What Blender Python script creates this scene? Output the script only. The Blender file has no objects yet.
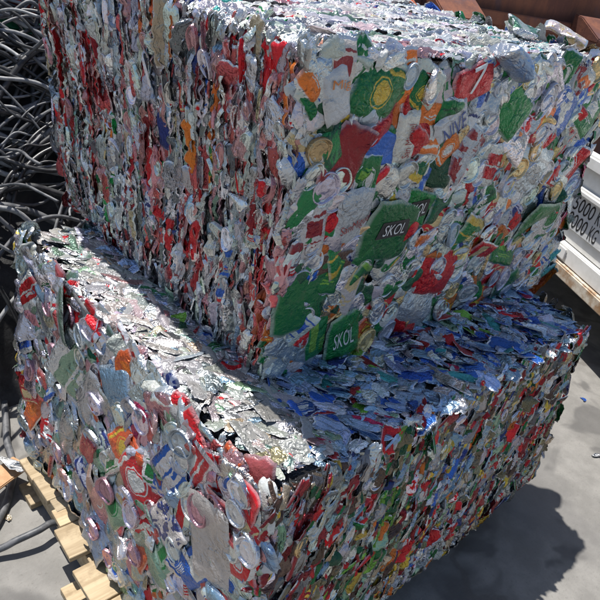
import bpy, bmesh, math, random
import numpy as np
from mathutils import Vector, Matrix

rng = np.random.default_rng(11)
random.seed(5)
scn = bpy.context.scene
COL = scn.collection

# ------------------------------------------------------------------ helpers
def link(o, parent=None):
    COL.objects.link(o)
    if parent is not None:
        o.parent = parent
    return o

def tag(o, label=None, cat=None, group=None, kind=None):
    if label: o['label'] = label
    if cat: o['category'] = cat
    if group: o['group'] = group
    if kind: o['kind'] = kind
    return o

def empty(name, loc=(0, 0, 0), rz=0.0):
    o = bpy.data.objects.new(name, None)
    o.location = loc; o.rotation_euler = (0, 0, rz); o.empty_display_size = .1
    return link(o)

def mesh_obj(name, verts, faces, mat, parent=None, smooth=True, attrs=None):
    me = bpy.data.meshes.new(name)
    me.from_pydata([tuple(v) for v in verts], [], [tuple(f) for f in faces])
    if attrs:
        for k, (typ, arr) in attrs.items():
            a = me.attributes.new(k, typ, 'POINT')
            a.data.foreach_set('color' if typ == 'FLOAT_COLOR' else 'vector', np.ascontiguousarray(arr, dtype=np.float32).ravel())
    if smooth:
        me.polygons.foreach_set('use_smooth', np.ones(len(me.polygons), dtype=bool))
    me.materials.append(mat)
    me.update()
    return link(bpy.data.objects.new(name, me), parent)

def quads_mesh(name, V, Q, mat, attrs, parent=None):
    """fast path for big quad meshes"""
    me = bpy.data.meshes.new(name)
    me.vertices.add(len(V)); me.vertices.foreach_set('co', V.astype(np.float32).ravel())
    me.loops.add(len(Q) * 4); me.loops.foreach_set('vertex_index', Q.astype(np.int32).ravel())
    me.polygons.add(len(Q)); me.polygons.foreach_set('loop_start', np.arange(len(Q), dtype=np.int32) * 4)
    me.polygons.foreach_set('use_smooth', np.ones(len(Q), dtype=bool))
    for k, (typ, arr) in attrs.items():
        a = me.attributes.new(k, typ, 'POINT')
        a.data.foreach_set('color' if typ == 'FLOAT_COLOR' else 'vector', np.ascontiguousarray(arr, dtype=np.float32).ravel())
    me.materials.append(mat)
    me.update(); me.validate()
    return link(bpy.data.objects.new(name, me), parent)

def bm_obj(name, bm, mat, parent=None, smooth=False):
    me = bpy.data.meshes.new(name); bm.to_mesh(me); bm.free()
    if smooth:
        me.polygons.foreach_set('use_smooth', np.ones(len(me.polygons), dtype=bool))
    me.materials.append(mat)
    return link(bpy.data.objects.new(name, me), parent)

def add_box(bm, x0, x1, y0, y1, z0, z1, bev=0.0, M=None):
    r = bmesh.ops.create_cube(bm, size=1)
    vs = r['verts']
    for v in vs:
        v.co = Vector((x0 + (v.co.x + .5) * (x1 - x0), y0 + (v.co.y + .5) * (y1 - y0), z0 + (v.co.z + .5) * (z1 - z0)))
    if bev:
        es = list({e for v in vs for e in v.link_edges})
        r2 = bmesh.ops.bevel(bm, geom=es, offset=bev, segments=2, affect='EDGES')
        vs = list({v for f in r2['faces'] for v in f.verts} | {v for v in vs if v.is_valid})
    if M is not None:
        for v in vs: v.co = M @ v.co
    return vs

def tube(pts, r, seg=8):
    """verts, faces of a tube along the points"""
    P = np.array(pts, float); n = len(P)
    T = np.gradient(P, axis=0); T /= np.linalg.norm(T, axis=1)[:, None] + 1e-12
    ref = np.array([0, 0, 1.0]) if abs(T[0][2]) < .9 else np.array([1.0, 0, 0])
    N = np.cross(T[0], ref); N /= np.linalg.norm(N)
    V = []
    for i in range(n):
        N = N - T[i] * (N @ T[i]); N /= np.linalg.norm(N) + 1e-12
        Bn = np.cross(T[i], N)
        for k in range(seg):
            a = 2 * math.pi * k / seg
            V.append(P[i] + r * (math.cos(a) * N + math.sin(a) * Bn))
    F = [(i * seg + k, i * seg + (k + 1) % seg, (i + 1) * seg + (k + 1) % seg, (i + 1) * seg + k) for i in range(n - 1) for k in range(seg)]
    F.append(tuple(range(seg))[::-1]); F.append(tuple((n - 1) * seg + k for k in range(seg)))
    return V, F

def smooth_path(ctrl, n=40):
    C = np.array(ctrl, float)
    C = np.vstack([2 * C[0] - C[1], C, 2 * C[-1] - C[-2]])
    out = []
    m = len(C) - 3
    for t in np.linspace(0, m - 1e-6, n):
        i = int(t); f = t - i
        p0, p1, p2, p3 = C[i:i + 4]
        out.append(.5 * ((2 * p1) + (p2 - p0) * f + (2 * p0 - 5 * p1 + 4 * p2 - p3) * f * f + (3 * p1 - p0 - 3 * p2 + p3) * f ** 3))
    return out

# ------------------------------------------------------------------ materials
class NT:
    def __init__(s, name):
        s.m = bpy.data.materials.new(name); s.m.use_nodes = True
        s.t = s.m.node_tree; s.b = s.t.nodes['Principled BSDF']
    def n(s, typ, **kw):
        o = s.t.nodes.new(typ)
        for k, v in kw.items():
            if k.startswith('i_'):
                key = k[2:]; key = int(key) if key.isdigit() else key.replace('_', ' ')
                o.inputs[key].default_value = v
            else: setattr(o, k, v)
        return o
    def l(s, a, b): s.t.links.new(a, b)
    def val(s, sock, x):
        if isinstance(x, (int, float)): sock.default_value = x
        else: s.l(x, sock)
    def math(s, op, a, b=0.0, c=None):
        o = s.n('ShaderNodeMath', operation=op)
        s.val(o.inputs[0], a); s.val(o.inputs[1], b)
        if c is not None: s.val(o.inputs[2], c)
        return o.outputs[0]
    def mix(s, f, a, b, mode='MIX'):
        o = s.n('ShaderNodeMix', data_type='RGBA', blend_type=mode)
        s.val(o.inputs['Factor'], f)
        for sock, x in ((o.inputs['A'], a), (o.inputs['B'], b)):
            if isinstance(x, tuple): sock.default_value = (*x[:3], 1)
            else: s.l(x, sock)
        return o.outputs['Result']
    def noise(s, vec, scale, detail=3, rough=.55, typ='FBM', dist=0.0):
        o = s.n('ShaderNodeTexNoise', noise_type=typ)
        o.inputs['Scale'].default_value = scale; o.inputs['Detail'].default_value = detail
        o.inputs['Roughness'].default_value = rough; o.inputs['Distortion'].default_value = dist
        s.l(vec, o.inputs['Vector'])
        return o.outputs['Fac']
    def ramp(s, f, stops):
        o = s.n('ShaderNodeValToRGB'); e = o.color_ramp.elements
        while len(e) < len(stops): e.new(.5)
        for i, (p, c) in enumerate(stops):
            e[i].position = p; e[i].color = (*c, 1) if isinstance(c, tuple) else (c, c, c, 1)
        s.l(f, o.inputs['Fac']); return o.outputs['Color']
    def smooth(s, x, a, b):
        o = s.n('ShaderNodeMapRange', interpolation_type='SMOOTHSTEP')
        s.val(o.inputs[0], x); o.inputs[1].default_value = a; o.inputs[2].default_value = b
        return o.outputs[0]
    def bump(s, h, strength, dist, prev=None):
        o = s.n('ShaderNodeBump'); o.inputs['Strength'].default_value = strength; o.inputs['Distance'].default_value = dist
        s.l(h, o.inputs['Height'])
        if prev is not None: s.l(prev, o.inputs['Normal'])
        return o.outputs['Normal']

def can_material():
    k = NT('crushed_aluminium'); b = k.b
    a1 = k.n('ShaderNodeAttribute', attribute_name='col'); a2 = k.n('ShaderNodeAttribute', attribute_name='col2')
    uv = k.n('ShaderNodeAttribute', attribute_name='cuv')
    sp = k.n('ShaderNodeSeparateXYZ'); k.l(uv.outputs['Vector'], sp.inputs[0])
    u, v, r = sp.outputs
    tc = k.n('ShaderNodeTexCoord')
    cb = k.n('ShaderNodeCombineXYZ'); 
    k.l(k.math('MULTIPLY', r, 13.7), cb.inputs[0]); k.l(k.math('MULTIPLY', r, 7.3), cb.inputs[1]); k.l(k.math('MULTIPLY', r, 29.1), cb.inputs[2])
    pos = k.n('ShaderNodeVectorMath', operation='ADD'); k.l(tc.outputs['Object'], pos.inputs[0]); k.l(cb.outputs[0], pos.inputs[1])
    P = pos.outputs[0]
    cuv = k.n('ShaderNodeVectorMath', operation='ADD'); k.l(uv.outputs['Vector'], cuv.inputs[0]); k.l(cb.outputs[0], cuv.inputs[1])
    wob = k.math('MULTIPLY', k.math('SUBTRACT', k.noise(cuv.outputs[0], 2.2, 3), .5), .35)
    uu = k.math('ADD', u, wob); vv = k.math('ADD', v, wob)
    kind = a2.outputs['Alpha']
    def is_kind(c): return k.math('COMPARE', kind, c, .06)
    ell = k.math('SQRT', k.math('ADD', k.math('MULTIPLY', k.math('POWER', k.math('ABSOLUTE', uu), 2), 1.3), k.math('POWER', k.math('ABSOLUTE', vv), 2)))
    def inv(x): return k.math('SUBTRACT', 1, x)
    def mul(*x):
        o = x[0]
        for y in x[1:]: o = k.math('MULTIPLY', o, y)
        return o
    def mx(*x):
        o = x[0]
        for y in x[1:]: o = k.math('MAXIMUM', o, y)
        return o
    def band(x, c, h): return inv(k.smooth(k.math('ABSOLUTE', k.math('SUBTRACT', x, c)), h - .012, h + .012))
    au = k.math('ABSOLUTE', uu)
    # .2 oval badge with a ring and a foot band; .4 panel with rule lines; .6 shoulder and foot bands; .8 torn print; 1.0 side panel with bars
    m1 = mx(inv(k.smooth(ell, .36, .39)), mul(k.smooth(ell, .44, .46), inv(k.smooth(ell, .49, .51))), mul(band(vv, -.74, .06), band(uu, 0, .7)))
    m1 = mul(m1, is_kind(.2))
    m2 = mx(mul(band(uu, .05, .5), band(vv, .18, .26)), mul(band(vv, -.3, .03), band(uu, 0, .55)), mul(band(vv, -.42, .03), band(uu, -.1, .4)), mul(band(vv, .62, .05), band(uu, 0, .8)))
    m2 = mul(m2, is_kind(.4))
    m3 = mx(k.smooth(k.math('ABSOLUTE', vv), .55, .57), band(vv, 0, .05), mul(band(uu, 0, .25), band(vv, .22, .1))); m3 = mul(m3, is_kind(.6))
    m4 = mul(k.smooth(k.noise(cuv.outputs[0], 1.6, 4, .6, dist=.6), .5, .53), is_kind(.8))
    bars = k.smooth(k.math('SINE', k.math('MULTIPLY', vv, 55)), .0, .3)
    m5 = mx(mul(band(uu, .5, .22), band(vv, -.3, .3), bars), mul(band(uu, -.35, .3), band(vv, .1, .62))); m5 = mul(m5, is_kind(1.0))
    mask = mx(m1, m2, m3, m4, m5)
    # small printed details: broken fine bands in the second colour
    fine = k.math('MULTIPLY', k.smooth(k.noise(cuv.outputs[0], 7, 3, .7), .62, .66), k.math('MULTIPLY', k.smooth(kind, .1, .15), .28))
    mask = k.math('MINIMUM', k.math('MAXIMUM', mask, fine), 1)
    base = k.mix(mask, a1.outputs['Color'], a2.outputs['Color'])
    # scratched ink: bare metal shows at creases
    scr = k.smooth(k.noise(P, 85, 4, .7, 'RIDGED_MULTIFRACTAL'), .72, .95)
    neck = k.math('MULTIPLY', k.smooth(k.math('ABSOLUTE', v), .9, .93), k.smooth(kind, .1, .15))
    edge = k.smooth(kind, 1.4, 1.6)
    lcb = k.n('ShaderNodeCombineXYZ'); k.l(k.math('ADD', k.math('MULTIPLY', uu, 3.2), k.math('MULTIPLY', r, 61)), lcb.inputs[0]); k.l(k.math('MULTIPLY', v, .55), lcb.inputs[1]); k.l(k.math('MULTIPLY', r, 17), lcb.inputs[2])
    lay = k.noise(lcb.outputs[0], 1.6, 4, .62, 'RIDGED_MULTIFRACTAL', .5)
    line = k.math('MULTIPLY', k.smooth(lay, .62, .95), k.math('MULTIPLY', edge, .6))
    rim = k.math('MULTIPLY', k.smooth(k.math('MAXIMUM', k.math('ABSOLUTE', u), k.math('ABSOLUTE', v)), .86, .96), .38)
    bare = k.math('MINIMUM', k.math('ADD', k.math('ADD', k.math('MULTIPLY', neck, .8), k.math('MAXIMUM', rim, line)), k.math('MULTIPLY', scr, .38)), 1)
    base = k.mix(bare, base, (.62, .62, .63))
    dirt = k.smooth(k.noise(P, 38, 5, .65), .5, .8)
    base = k.mix(k.math('MULTIPLY', dirt, .35), base, (.12, .105, .085))
    k.l(base, b.inputs['Base Color'])
    met = k.math('MAXIMUM', a1.outputs['Alpha'], k.math('MULTIPLY', bare, .9))
    met = k.math('MULTIPLY', met, k.math('SUBTRACT', 1, k.math('MULTIPLY', dirt, .3)))
    k.l(met, b.inputs['Metallic'])
    k.l(k.math('ADD', .10, k.math('MULTIPLY', k.noise(P, 55, 4), .34)), b.inputs['Roughness'])
    ds = k.n('ShaderNodeTexNoise'); ds.inputs['Scale'].default_value = 40; k.l(P, ds.inputs['Vector'])
    dsc = k.n('ShaderNodeVectorMath', operation='SCALE'); dsc.inputs['Scale'].default_value = .03; k.l(ds.outputs['Color'], dsc.inputs[0])
    dv_ = k.n('ShaderNodeVectorMath', operation='ADD'); k.l(P, dv_.inputs[0]); k.l(dsc.outputs[0], dv_.inputs[1])
    var = k.math('MULTIPLY', k.smooth(k.noise(P, 14, 2), .36, .66), k.math('ADD', .25, k.math('MULTIPLY', k.smooth(kind, -.4, -.1), .75)))
    ve = k.n('ShaderNodeTexVoronoi', feature='DISTANCE_TO_EDGE'); ve.inputs['Scale'].default_value = 34; k.l(dv_.outputs[0], ve.inputs['Vector'])
    ve2 = k.n('ShaderNodeTexVoronoi', feature='DISTANCE_TO_EDGE'); ve2.inputs['Scale'].default_value = 80; k.l(dv_.outputs[0], ve2.inputs['Vector'])
    n0 = k.bump(k.math('MULTIPLY', ve.outputs['Distance'], k.math('ADD', .2, k.math('MULTIPLY', var, .8))), .75, .014)
    n0 = k.bump(k.math('MULTIPLY', ve2.outputs['Distance'], var), .6, .008, n0)
    n1 = k.bump(k.math('MULTIPLY', k.noise(P, 24, 5, .62, 'RIDGED_MULTIFRACTAL'), k.math('ADD', .3, k.math('MULTIPLY', var, .7))), .35, .008, n0)
    n1 = k.bump(k.math('MULTIPLY', lay, edge), .7, .005, n1)
    n2 = k.bump(k.noise(P, 170, 3, .6), .6, .003, n1)
    k.l(n2, b.inputs['Normal'])
    return k.m
CAN = can_material()

def simple(name, c1, c2, scale=8, rough=(.5, .8), metal=0.0, bump=.3, bdist=.004, detail=5, third=None):
    k = NT(name); tc = k.n('ShaderNodeTexCoord').outputs['Object']
    f = k.noise(tc, scale, detail, .62)
    col = k.mix(k.smooth(f, .38, .64), c1, c2)
    if third: col = k.mix(k.smooth(k.noise(tc, scale * .37, 4, .7, dist=.4), third[1], third[1] + .08), col, third[0])
    k.l(col, k.b.inputs['Base Color'])
    k.b.inputs['Metallic'].default_value = metal
    k.l(k.math('ADD', rough[0], k.math('MULTIPLY', f, rough[1] - rough[0])), k.b.inputs['Roughness'])
    k.l(k.bump(k.noise(tc, scale * 6, 4, .6), bump, bdist), k.b.inputs['Normal'])
    return k.m

def ground_material():
    k = NT('yard_concrete'); tc = k.n('ShaderNodeTexCoord').outputs['Object']
    big = k.noise(tc, 1.1, 5, .6, dist=.3); mid = k.noise(tc, 6, 6, .65); fine = k.noise(tc, 120, 4, .7)
    col = k.mix(k.smooth(mid, .35, .7), (.175, .168, .155), (.25, .24, .222))
    col = k.mix(k.math('MULTIPLY', k.smooth(big, .5, .62), .6), col, (.125, .12, .115))
    st = k.noise(tc, 3.2, 3, .55, dist=.8)
    col = k.mix(k.math('MULTIPLY', k.smooth(st, .54, .64), .7), col, (.075, .072, .07))
    col = k.mix(k.math('MULTIPLY', k.smooth(fine, .56, .7), .5), col, (.11, .1, .09))
    vo = k.n('ShaderNodeTexVoronoi', feature='DISTANCE_TO_EDGE'); vo.inputs['Scale'].default_value = .55
    wp = k.n('ShaderNodeVectorMath', operation='ADD'); k.l(tc, wp.inputs[0])
    nz = k.n('ShaderNodeTexNoise'); nz.inputs['Scale'].default_value = 3; nz.inputs['Detail'].default_value = 5; k.l(tc, nz.inputs['Vector'])
    sc = k.n('ShaderNodeVectorMath', operation='SCALE'); sc.inputs['Scale'].default_value = .35; k.l(nz.outputs['Color'], sc.inputs[0]); k.l(sc.outputs[0], wp.inputs[1])
    k.l(wp.outputs[0], vo.inputs['Vector'])
    crack = k.math('SUBTRACT', 1, k.smooth(vo.outputs['Distance'], .002, .008))
    col = k.mix(k.math('MULTIPLY', crack, .55), col, (.1, .09, .08))
    k.l(col, k.b.inputs['Base Color']); k.b.inputs['Roughness'].default_value = .85
    n1 = k.bump(mid, .35, .012); n2 = k.bump(fine, .5, .003, n1)
    k.l(n2, k.b.inputs['Normal'])
    return k.m

def wood_material():
    k = NT('raw_pine'); tc = k.n('ShaderNodeTexCoord').outputs['Object']
    oi = k.n('ShaderNodeObjectInfo')
    mp = k.n('ShaderNodeMapping'); mp.inputs['Scale'].default_value = (3, 60, 60); k.l(tc, mp.inputs['Vector'])
    ad = k.n('ShaderNodeVectorMath', operation='ADD'); k.l(mp.outputs[0], ad.inputs[0])
    cb = k.n('ShaderNodeCombineXYZ'); k.l(k.math('MULTIPLY', oi.outputs['Random'], 90), cb.inputs[0]); k.l(k.math('MULTIPLY', oi.outputs['Random'], 37), cb.inputs[1]); k.l(cb.outputs[0], ad.inputs[1])
    g = k.noise(ad.outputs[0], 1, 4, .6, dist=.5)
    col = k.mix(k.smooth(g, .35, .7), (.54, .43, .28), (.36, .27, .16))
    spots = k.smooth(k.noise(tc, 22, 5, .68), .5, .7)
    col = k.mix(k.math('MULTIPLY', spots, .55), col, (.25, .18, .1))
    tint = k.mix(oi.outputs['Random'], (1.0, .97, .92), (.66, .66, .66))
    col = k.mix(1.0, col, tint, 'MULTIPLY')
    k.l(col, k.b.inputs['Base Color']); k.b.inputs['Roughness'].default_value = .75
    k.l(k.bump(g, .35, .002), k.b.inputs['Normal'])
    return k.m

def rust_material():
    k = NT('rusty_steel'); tc = k.n('ShaderNodeTexCoord').outputs['Object']
    mp = k.n('ShaderNodeMapping'); mp.inputs['Scale'].default_value = (1, 1, .25); k.l(tc, mp.inputs['Vector'])
    f = k.noise(mp.outputs[0], 9, 6, .68); g = k.noise(tc, 3, 5, .6, dist=.5); h = k.noise(tc, 55, 4, .7)
    col = k.mix(k.smooth(f, .36, .66), (.12, .042, .028), (.20, .07, .036))
    col = k.mix(k.math('MULTIPLY', k.smooth(g, .5, .64), .7), col, (.085, .05, .06))
    col = k.mix(k.math('MULTIPLY', k.smooth(h, .58, .7), .5), col, (.27, .115, .055))
    k.l(col, k.b.inputs['Base Color']); k.b.inputs['Roughness'].default_value = .8
    k.l(k.bump(h, .5, .003), k.b.inputs['Normal'])
    return k.m

GROUND = ground_material(); WOOD = wood_material(); RUST = rust_material()
WHITEP = simple('worn_white_paint', (.72, .71, .67), (.8, .79, .76), 14, (.35, .6), 0, .15, .002, third=((.34, .2, .1), .66))
RUSTYWHITE = simple('rust_stained_paint', (.6, .55, .46), (.3, .17, .08), 10, (.5, .8), 0, .3, .003, third=((.12, .07, .04), .6))
BLACKP = simple('black_paint', (.012, .012, .014), (.03, .03, .032), 30, (.35, .6), 0, .1, .001)
RUBBER = simple('black_rubber', (.008, .008, .009), (.03, .03, .03), 12, (.4, .7), 0, .4, .006)
GREYC = simple('grey_cable_sheath', (.06, .064, .07), (.14, .14, .145), 25, (.38, .6), 0, .2, .001)
LGREYC = simple('pale_cable_sheath', (.17, .175, .18), (.31, .31, .31), 25, (.4, .62), 0, .2, .001)
DGREYC = simple('dark_cable_sheath', (.018, .018, .02), (.06, .06, .06), 25, (.28, .5), 0, .2, .001)
GREENC = simple('green_cable_sheath', (.015, .14, .07), (.03, .23, .12), 25, (.3, .5), 0, .2, .001)
REDC = simple('red_cable_sheath', (.2, .02, .02), (.32, .05, .04), 25, (.35, .55), 0, .2, .001)
PLASTIC = simple('white_plastic', (.74, .74, .73), (.82, .82, .81), 20, (.3, .5), 0, .6, .008)
CARD = simple('weathered_board', (.42, .24, .12), (.55, .36, .2), 18, (.6, .8), 0, .4, .003)
TYRE = simple('tyre_rubber', (.02, .02, .02), (.04, .04, .04), 18, (.7, .9), 0, .4, .004)
def ink(name, c):
    return simple(name, c, tuple(x * .85 for x in c), 40, (.35, .5), .1, .1, .001)
INK_BLACK = ink('black_ink', (.02, .02, .022)); INK_RED = ink('red_ink', (.30, .03, .03)); INK_WHITE = ink('white_ink', (.75, .75, .74)); INK_BLUE = ink('blue_ink', (.02, .06, .25)); INK_ORANGE = ink('orange_ink', (.65, .2, .04))

# ------------------------------------------------------------------ can colours: (r,g,b,metallic)
PAL = dict(
    silver=(.62, .63, .645, .93), lid=(.64, .645, .655, .93), bright=(.60, .61, .61, .3), grey=(.40, .41, .425, .85), dgrey=(.16, .165, .175, .7),
    white=(.56, .56, .54, .2), pale=(.44, .48, .55, .6), paleg=(.46, .54, .62, .7), red=(.52, .010, .018, .4), dred=(.26, .014, .022, .45),
    crim=(.40, .02, .08, .5), mred=(.48, .10, .10, .7), mpink=(.52, .27, .28, .75), green=(.008, .16, .042, .35), dgreen=(.012, .085, .04, .45),
    mgreen=(.22, .34, .25, .75), lime=(.16, .36, .05, .5), blue=(.03, .11, .45, .5), navy=(.02, .035, .16, .5), mblue=(.24, .36, .5, .8),
    sky=(.30, .42, .62, .8), orange=(.62, .15, .02, .35), rorange=(.58, .10, .03, .4), yellow=(.62, .42, .05, .4), gold=(.62, .47, .24, .85),
    brown=(.09, .05, .035, .4), olive=(.22, .19, .12, .6), tan=(.44, .36, .25, .6), teal=(.05, .30, .30, .5), black=(.02, .02, .022, .4),
    pinkw=(.68, .56, .55, .6), foil=(.27, .27, .265, .15), greyf=(.46, .45, .43, .55), lidp=(.5, .3, .33, .8))
def pick(weights, n):
    names = list(weights); w = np.array([weights[k] for k in names], float); w /= w.sum()
    return [names[i] for i in rng.choice(len(names), n, p=w)]
SECOND = dict(white=['red', 'blue', 'dred', 'gold', 'green', 'navy'], green=['white', 'dgreen', 'lime', 'white', 'yellow'], red=['white', 'dred', 'silver', 'gold'], dred=['silver', 'red', 'white'],
              blue=['white', 'pale', 'silver'], orange=['white', 'rorange', 'yellow'], rorange=['yellow', 'orange'], silver=['blue', 'red', 'grey', 'green'], pale=['blue', 'white', 'navy'], mgreen=['silver', 'green', 'dgreen'])

def wsum(x, y, k=0):
    """cheap smooth pseudo noise, about -1..1"""
    r = np.random.default_rng(100 + k); s = 0
    for i in range(6):
        fx, fy = r.normal(0, 1, 2) * (1 + i * .6); s = s + np.sin(x * fx * 5 + y * fy * 5 + r.uniform(0, 6.28)) / (1 + i * .35)
    return s / 2.6

# ------------------------------------------------------------------ crushed sheet generator (batched height fields)
def grid_topology(nu, nv):
    i, j = np.meshgrid(np.arange(nu - 1), np.arange(nv - 1), indexing='ij')
    a = i * nv + j
    return np.stack([a, a + nv, a + nv + 1, a + 1], -1).reshape(-1, 4)

def chip_local(N, nu, nv, W, L, folds, amp, th_mu, th_sd, dome, curl, warp=.12, rnd=.3, seed=None, wv=1.0):
    """N crumpled sheets as height fields; returns local xyz (N,nu*nv,3), uv (nu*nv,2)"""
    g = rng if seed is None else np.random.default_rng(seed)
    u = np.linspace(-1, 1, nu); v = np.linspace(-1, 1, nv)
    U, Vv = np.meshgrid(u, v, indexing='ij'); U = U.ravel()[None]; Vv = Vv.ravel()[None]
    W = np.asarray(W, float).reshape(-1, 1); L = np.asarray(L, float).reshape(-1, 1)
    taper = g.normal(0, warp, (N, 1)); bow = g.normal(0, warp, (N, 1)); ph = g.uniform(0, 6.28, (N, 4))
    x = W / 2 * (U * np.sqrt(np.clip(1 - rnd * Vv ** 2, .05, 1)) * (1 + taper * Vv) + bow * 1.2 * Vv ** 2 + wv * (.06 * np.sin(5 * Vv + ph[:, :1]) + .05 * np.sin(11 * Vv + ph[:, 1:2]) * U))
    y = L / 2 * (Vv * np.sqrt(np.clip(1 - rnd * U ** 2, .05, 1)) + wv * (.05 * np.sin(6 * U + ph[:, 2:3]) + .05 * np.sin(9 * U + ph[:, 3:4]) * Vv))
    z = np.zeros_like(x)
    S = np.minimum(W, L)
    for f in range(folds):
        th = g.normal(th_mu, th_sd, (N, 1)); c = g.uniform(-.8, .8, (N, 1)); a = g.normal(0, amp, (N, 1)) / (1 + .25 * f)
        d = (np.cos(th) * x / W * 2 + np.sin(th) * y / L * 2 - c)
        z += a * S * .5 * (np.sqrt(d * d + .0035) - .45)
    z += dome * S * (1 - np.abs(U) ** 3) * (1 - np.abs(Vv) ** 4)
    e = np.maximum(np.abs(U), np.abs(Vv))
    z -= curl * np.clip((e - .72) / .28, 0, 1) ** 2
    return np.stack([x, y, z], -1), np.concatenate([U, Vv], 0).T

def lid_local(N, R, nr=13, ns=28, flat=None, skirt=.010):
    """pressed can ends: rim, groove, panel, tab; polar grid"""
    rr = np.array([0, .16, .32, .48, .62, .70, .76, .81, .86, .91, .96, 1.0, 1.03])
    zz = np.array([.0, .0, .0, .0, .01, .0, -.09, -.11, .0, .08, .085, .01, -.22])
    th = np.linspace(0, 2 * np.pi, ns, endpoint=False)
    Rr, T = np.meshgrid(rr, th, indexing='ij'); Z = np.repeat(zz[:, None], ns, 1)
    X = Rr * np.cos(T); Y = Rr * np.sin(T)
    tab = np.exp(-((X / .17) ** 4)) * (np.abs(Y - .12) < .38) * .06
    hole = np.exp(-(((X) / .2) ** 4)) * np.exp(-((Y + .42) / .14) ** 2) * -.09
    Z = Z + np.where(Rr < .6, tab + hole, 0)
    R = np.asarray(R, float).reshape(-1, 1)
    sx = (rng.uniform(.55, .95, (N, 1)) if flat is None else np.asarray(flat, float).reshape(-1, 1))
    x = X.ravel()[None] * R * sx; y = Y.ravel()[None] * R * (1 + (1 - sx) * .15); z = Z.ravel()[None] * R
    for f in range(4):
        a = rng.normal(0, .09, (N, 1)); t2 = rng.uniform(0, np.pi, (N, 1)); c = rng.uniform(-.6, .6, (N, 1)) * R
        z = z + a * (np.sqrt((np.cos(t2) * x + np.sin(t2) * y - c) ** 2 + 1e-5) - R * .4)
    x = x * (1 + .05 * np.sin(3 * T.ravel()[None] + rng.uniform(0, 6, (N, 1))))
    uv = np.stack([X.ravel() * .6, Y.ravel() * .6], -1)
    return np.stack([x, y, z], -1), uv
def lid_topology(nr=13, ns=28):
    q = []
    for i in range(nr - 1):
        for k in range(ns):
            q.append((i * ns + k, (i + 1) * ns + k, (i + 1) * ns + (k + 1) % ns, i * ns + (k + 1) % ns))
    return np.array(q)
LQ = lid_topology()

class Pack:
    """collects sheets into one mesh"""
    def __init__(s): s.V, s.Q, s.c1, s.c2, s.uv, s.n = [], [], [], [], [], 0
    def add(s, loc, uv, topo, O, FR, c1, c2):
        N, M, _ = loc.shape
        W = np.einsum('nij,nmj->nmi', FR, loc) + O[:, None, :]
        s.V.append(W.reshape(-1, 3)); s.Q.append((topo[None] + (np.arange(N) * M)[:, None, None]).reshape(-1, 4) + s.n); s.n += N * M
        s.c1.append(np.repeat(c1, M, 0)); s.c2.append(np.repeat(c2, M, 0))
        r = rng.uniform(0, 1, N)
        s.uv.append(np.concatenate([np.tile(uv, (N, 1)), np.repeat(r, M)[:, None]], 1))
    def raw(s, V, Q, c):
        s.V.append(np.array(V, float)); s.Q.append(np.array(Q) + s.n); s.n += len(V)
        s.c1.append(np.tile(c, (len(V), 1))); s.c2.append(np.tile((*c[:3], 0), (len(V), 1))); s.uv.append(np.zeros((len(V), 3)))
    def build(s, name, parent):
        return quads_mesh(name, np.concatenate(s.V), np.concatenate(s.Q), CAN, dict(col=('FLOAT_COLOR', np.concatenate(s.c1)), col2=('FLOAT_COLOR', np.concatenate(s.c2)), cuv=('FLOAT_VECTOR', np.concatenate(s.uv))), parent)

class Face:
    """bilinear side of a bale with rounded edges and a slow bulge"""
    def __init__(s, P00, P10, P01, P11, seed=0, bulge=.007, rad=.016):
        s.P = [np.array(p, float) for p in (P00, P10, P01, P11)]
        s.ex = s.P[1] - s.P[0]; s.lu = .5 * (np.linalg.norm(s.ex) + np.linalg.norm(s.P[3] - s.P[2]))
        ey = s.P[2] - s.P[0]; s.lv = .5 * (np.linalg.norm(ey) + np.linalg.norm(s.P[3] - s.P[1]))
        s.ex /= np.linalg.norm(s.ex); s.nn = np.cross(s.ex, ey); s.nn /= np.linalg.norm(s.nn); s.ey = np.cross(s.nn, s.ex)
        s.seed, s.bulge, s.rad = seed, bulge, rad
    def at(s, u, v, off=0.0):
        u = np.asarray(u, float); v = np.asarray(v, float); U, V = u[:, None], v[:, None]
        X = s.P[0] * (1 - U) * (1 - V) + s.P[1] * U * (1 - V) + s.P[2] * (1 - U) * V + s.P[3] * U * V
        n = np.tile(s.nn, (len(u), 1)); drop = np.zeros(len(u))
        for d, ax, sg in ((u * s.lu, s.ex, -1), ((1 - u) * s.lu, s.ex, 1), (v * s.lv, s.ey, -1), ((1 - v) * s.lv, s.ey, 1)):
            t = np.clip(1 - d / s.rad, 0, 1.2)
            n = n + (t ** 2 * .8)[:, None] * (sg * ax)[None]; drop += s.rad * .42 * t ** 2
        n /= np.linalg.norm(n, axis=1)[:, None]
        h = s.bulge * wsum(u * s.lu, v * s.lv, s.seed) - drop + off
        return X + s.nn * h[:, None], n
    def frames(s, n, ang, tilt_long, tilt_across):
        """local y = long axis at angle ang from ex; tilt_long rotates about the long axis"""
        N = len(ang); ca, sa = np.cos(ang)[:, None], np.sin(ang)[:, None]
        ly = ca * s.ex + sa * s.ey; ly = ly - n * np.sum(ly * n, 1)[:, None]; ly /= np.linalg.norm(ly, axis=1)[:, None]
        lx = np.cross(ly, n)
        c, t = np.cos(tilt_long)[:, None], np.sin(tilt_long)[:, None]
        lx2 = lx * c + n * t; n2 = n * c - lx * t
        c, t = np.cos(tilt_across)[:, None], np.sin(tilt_across)[:, None]
        ly2 = ly * c + n2 * t; n3 = n2 * c - ly * t
        return np.stack([lx2, ly2, n3], -1)

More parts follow.
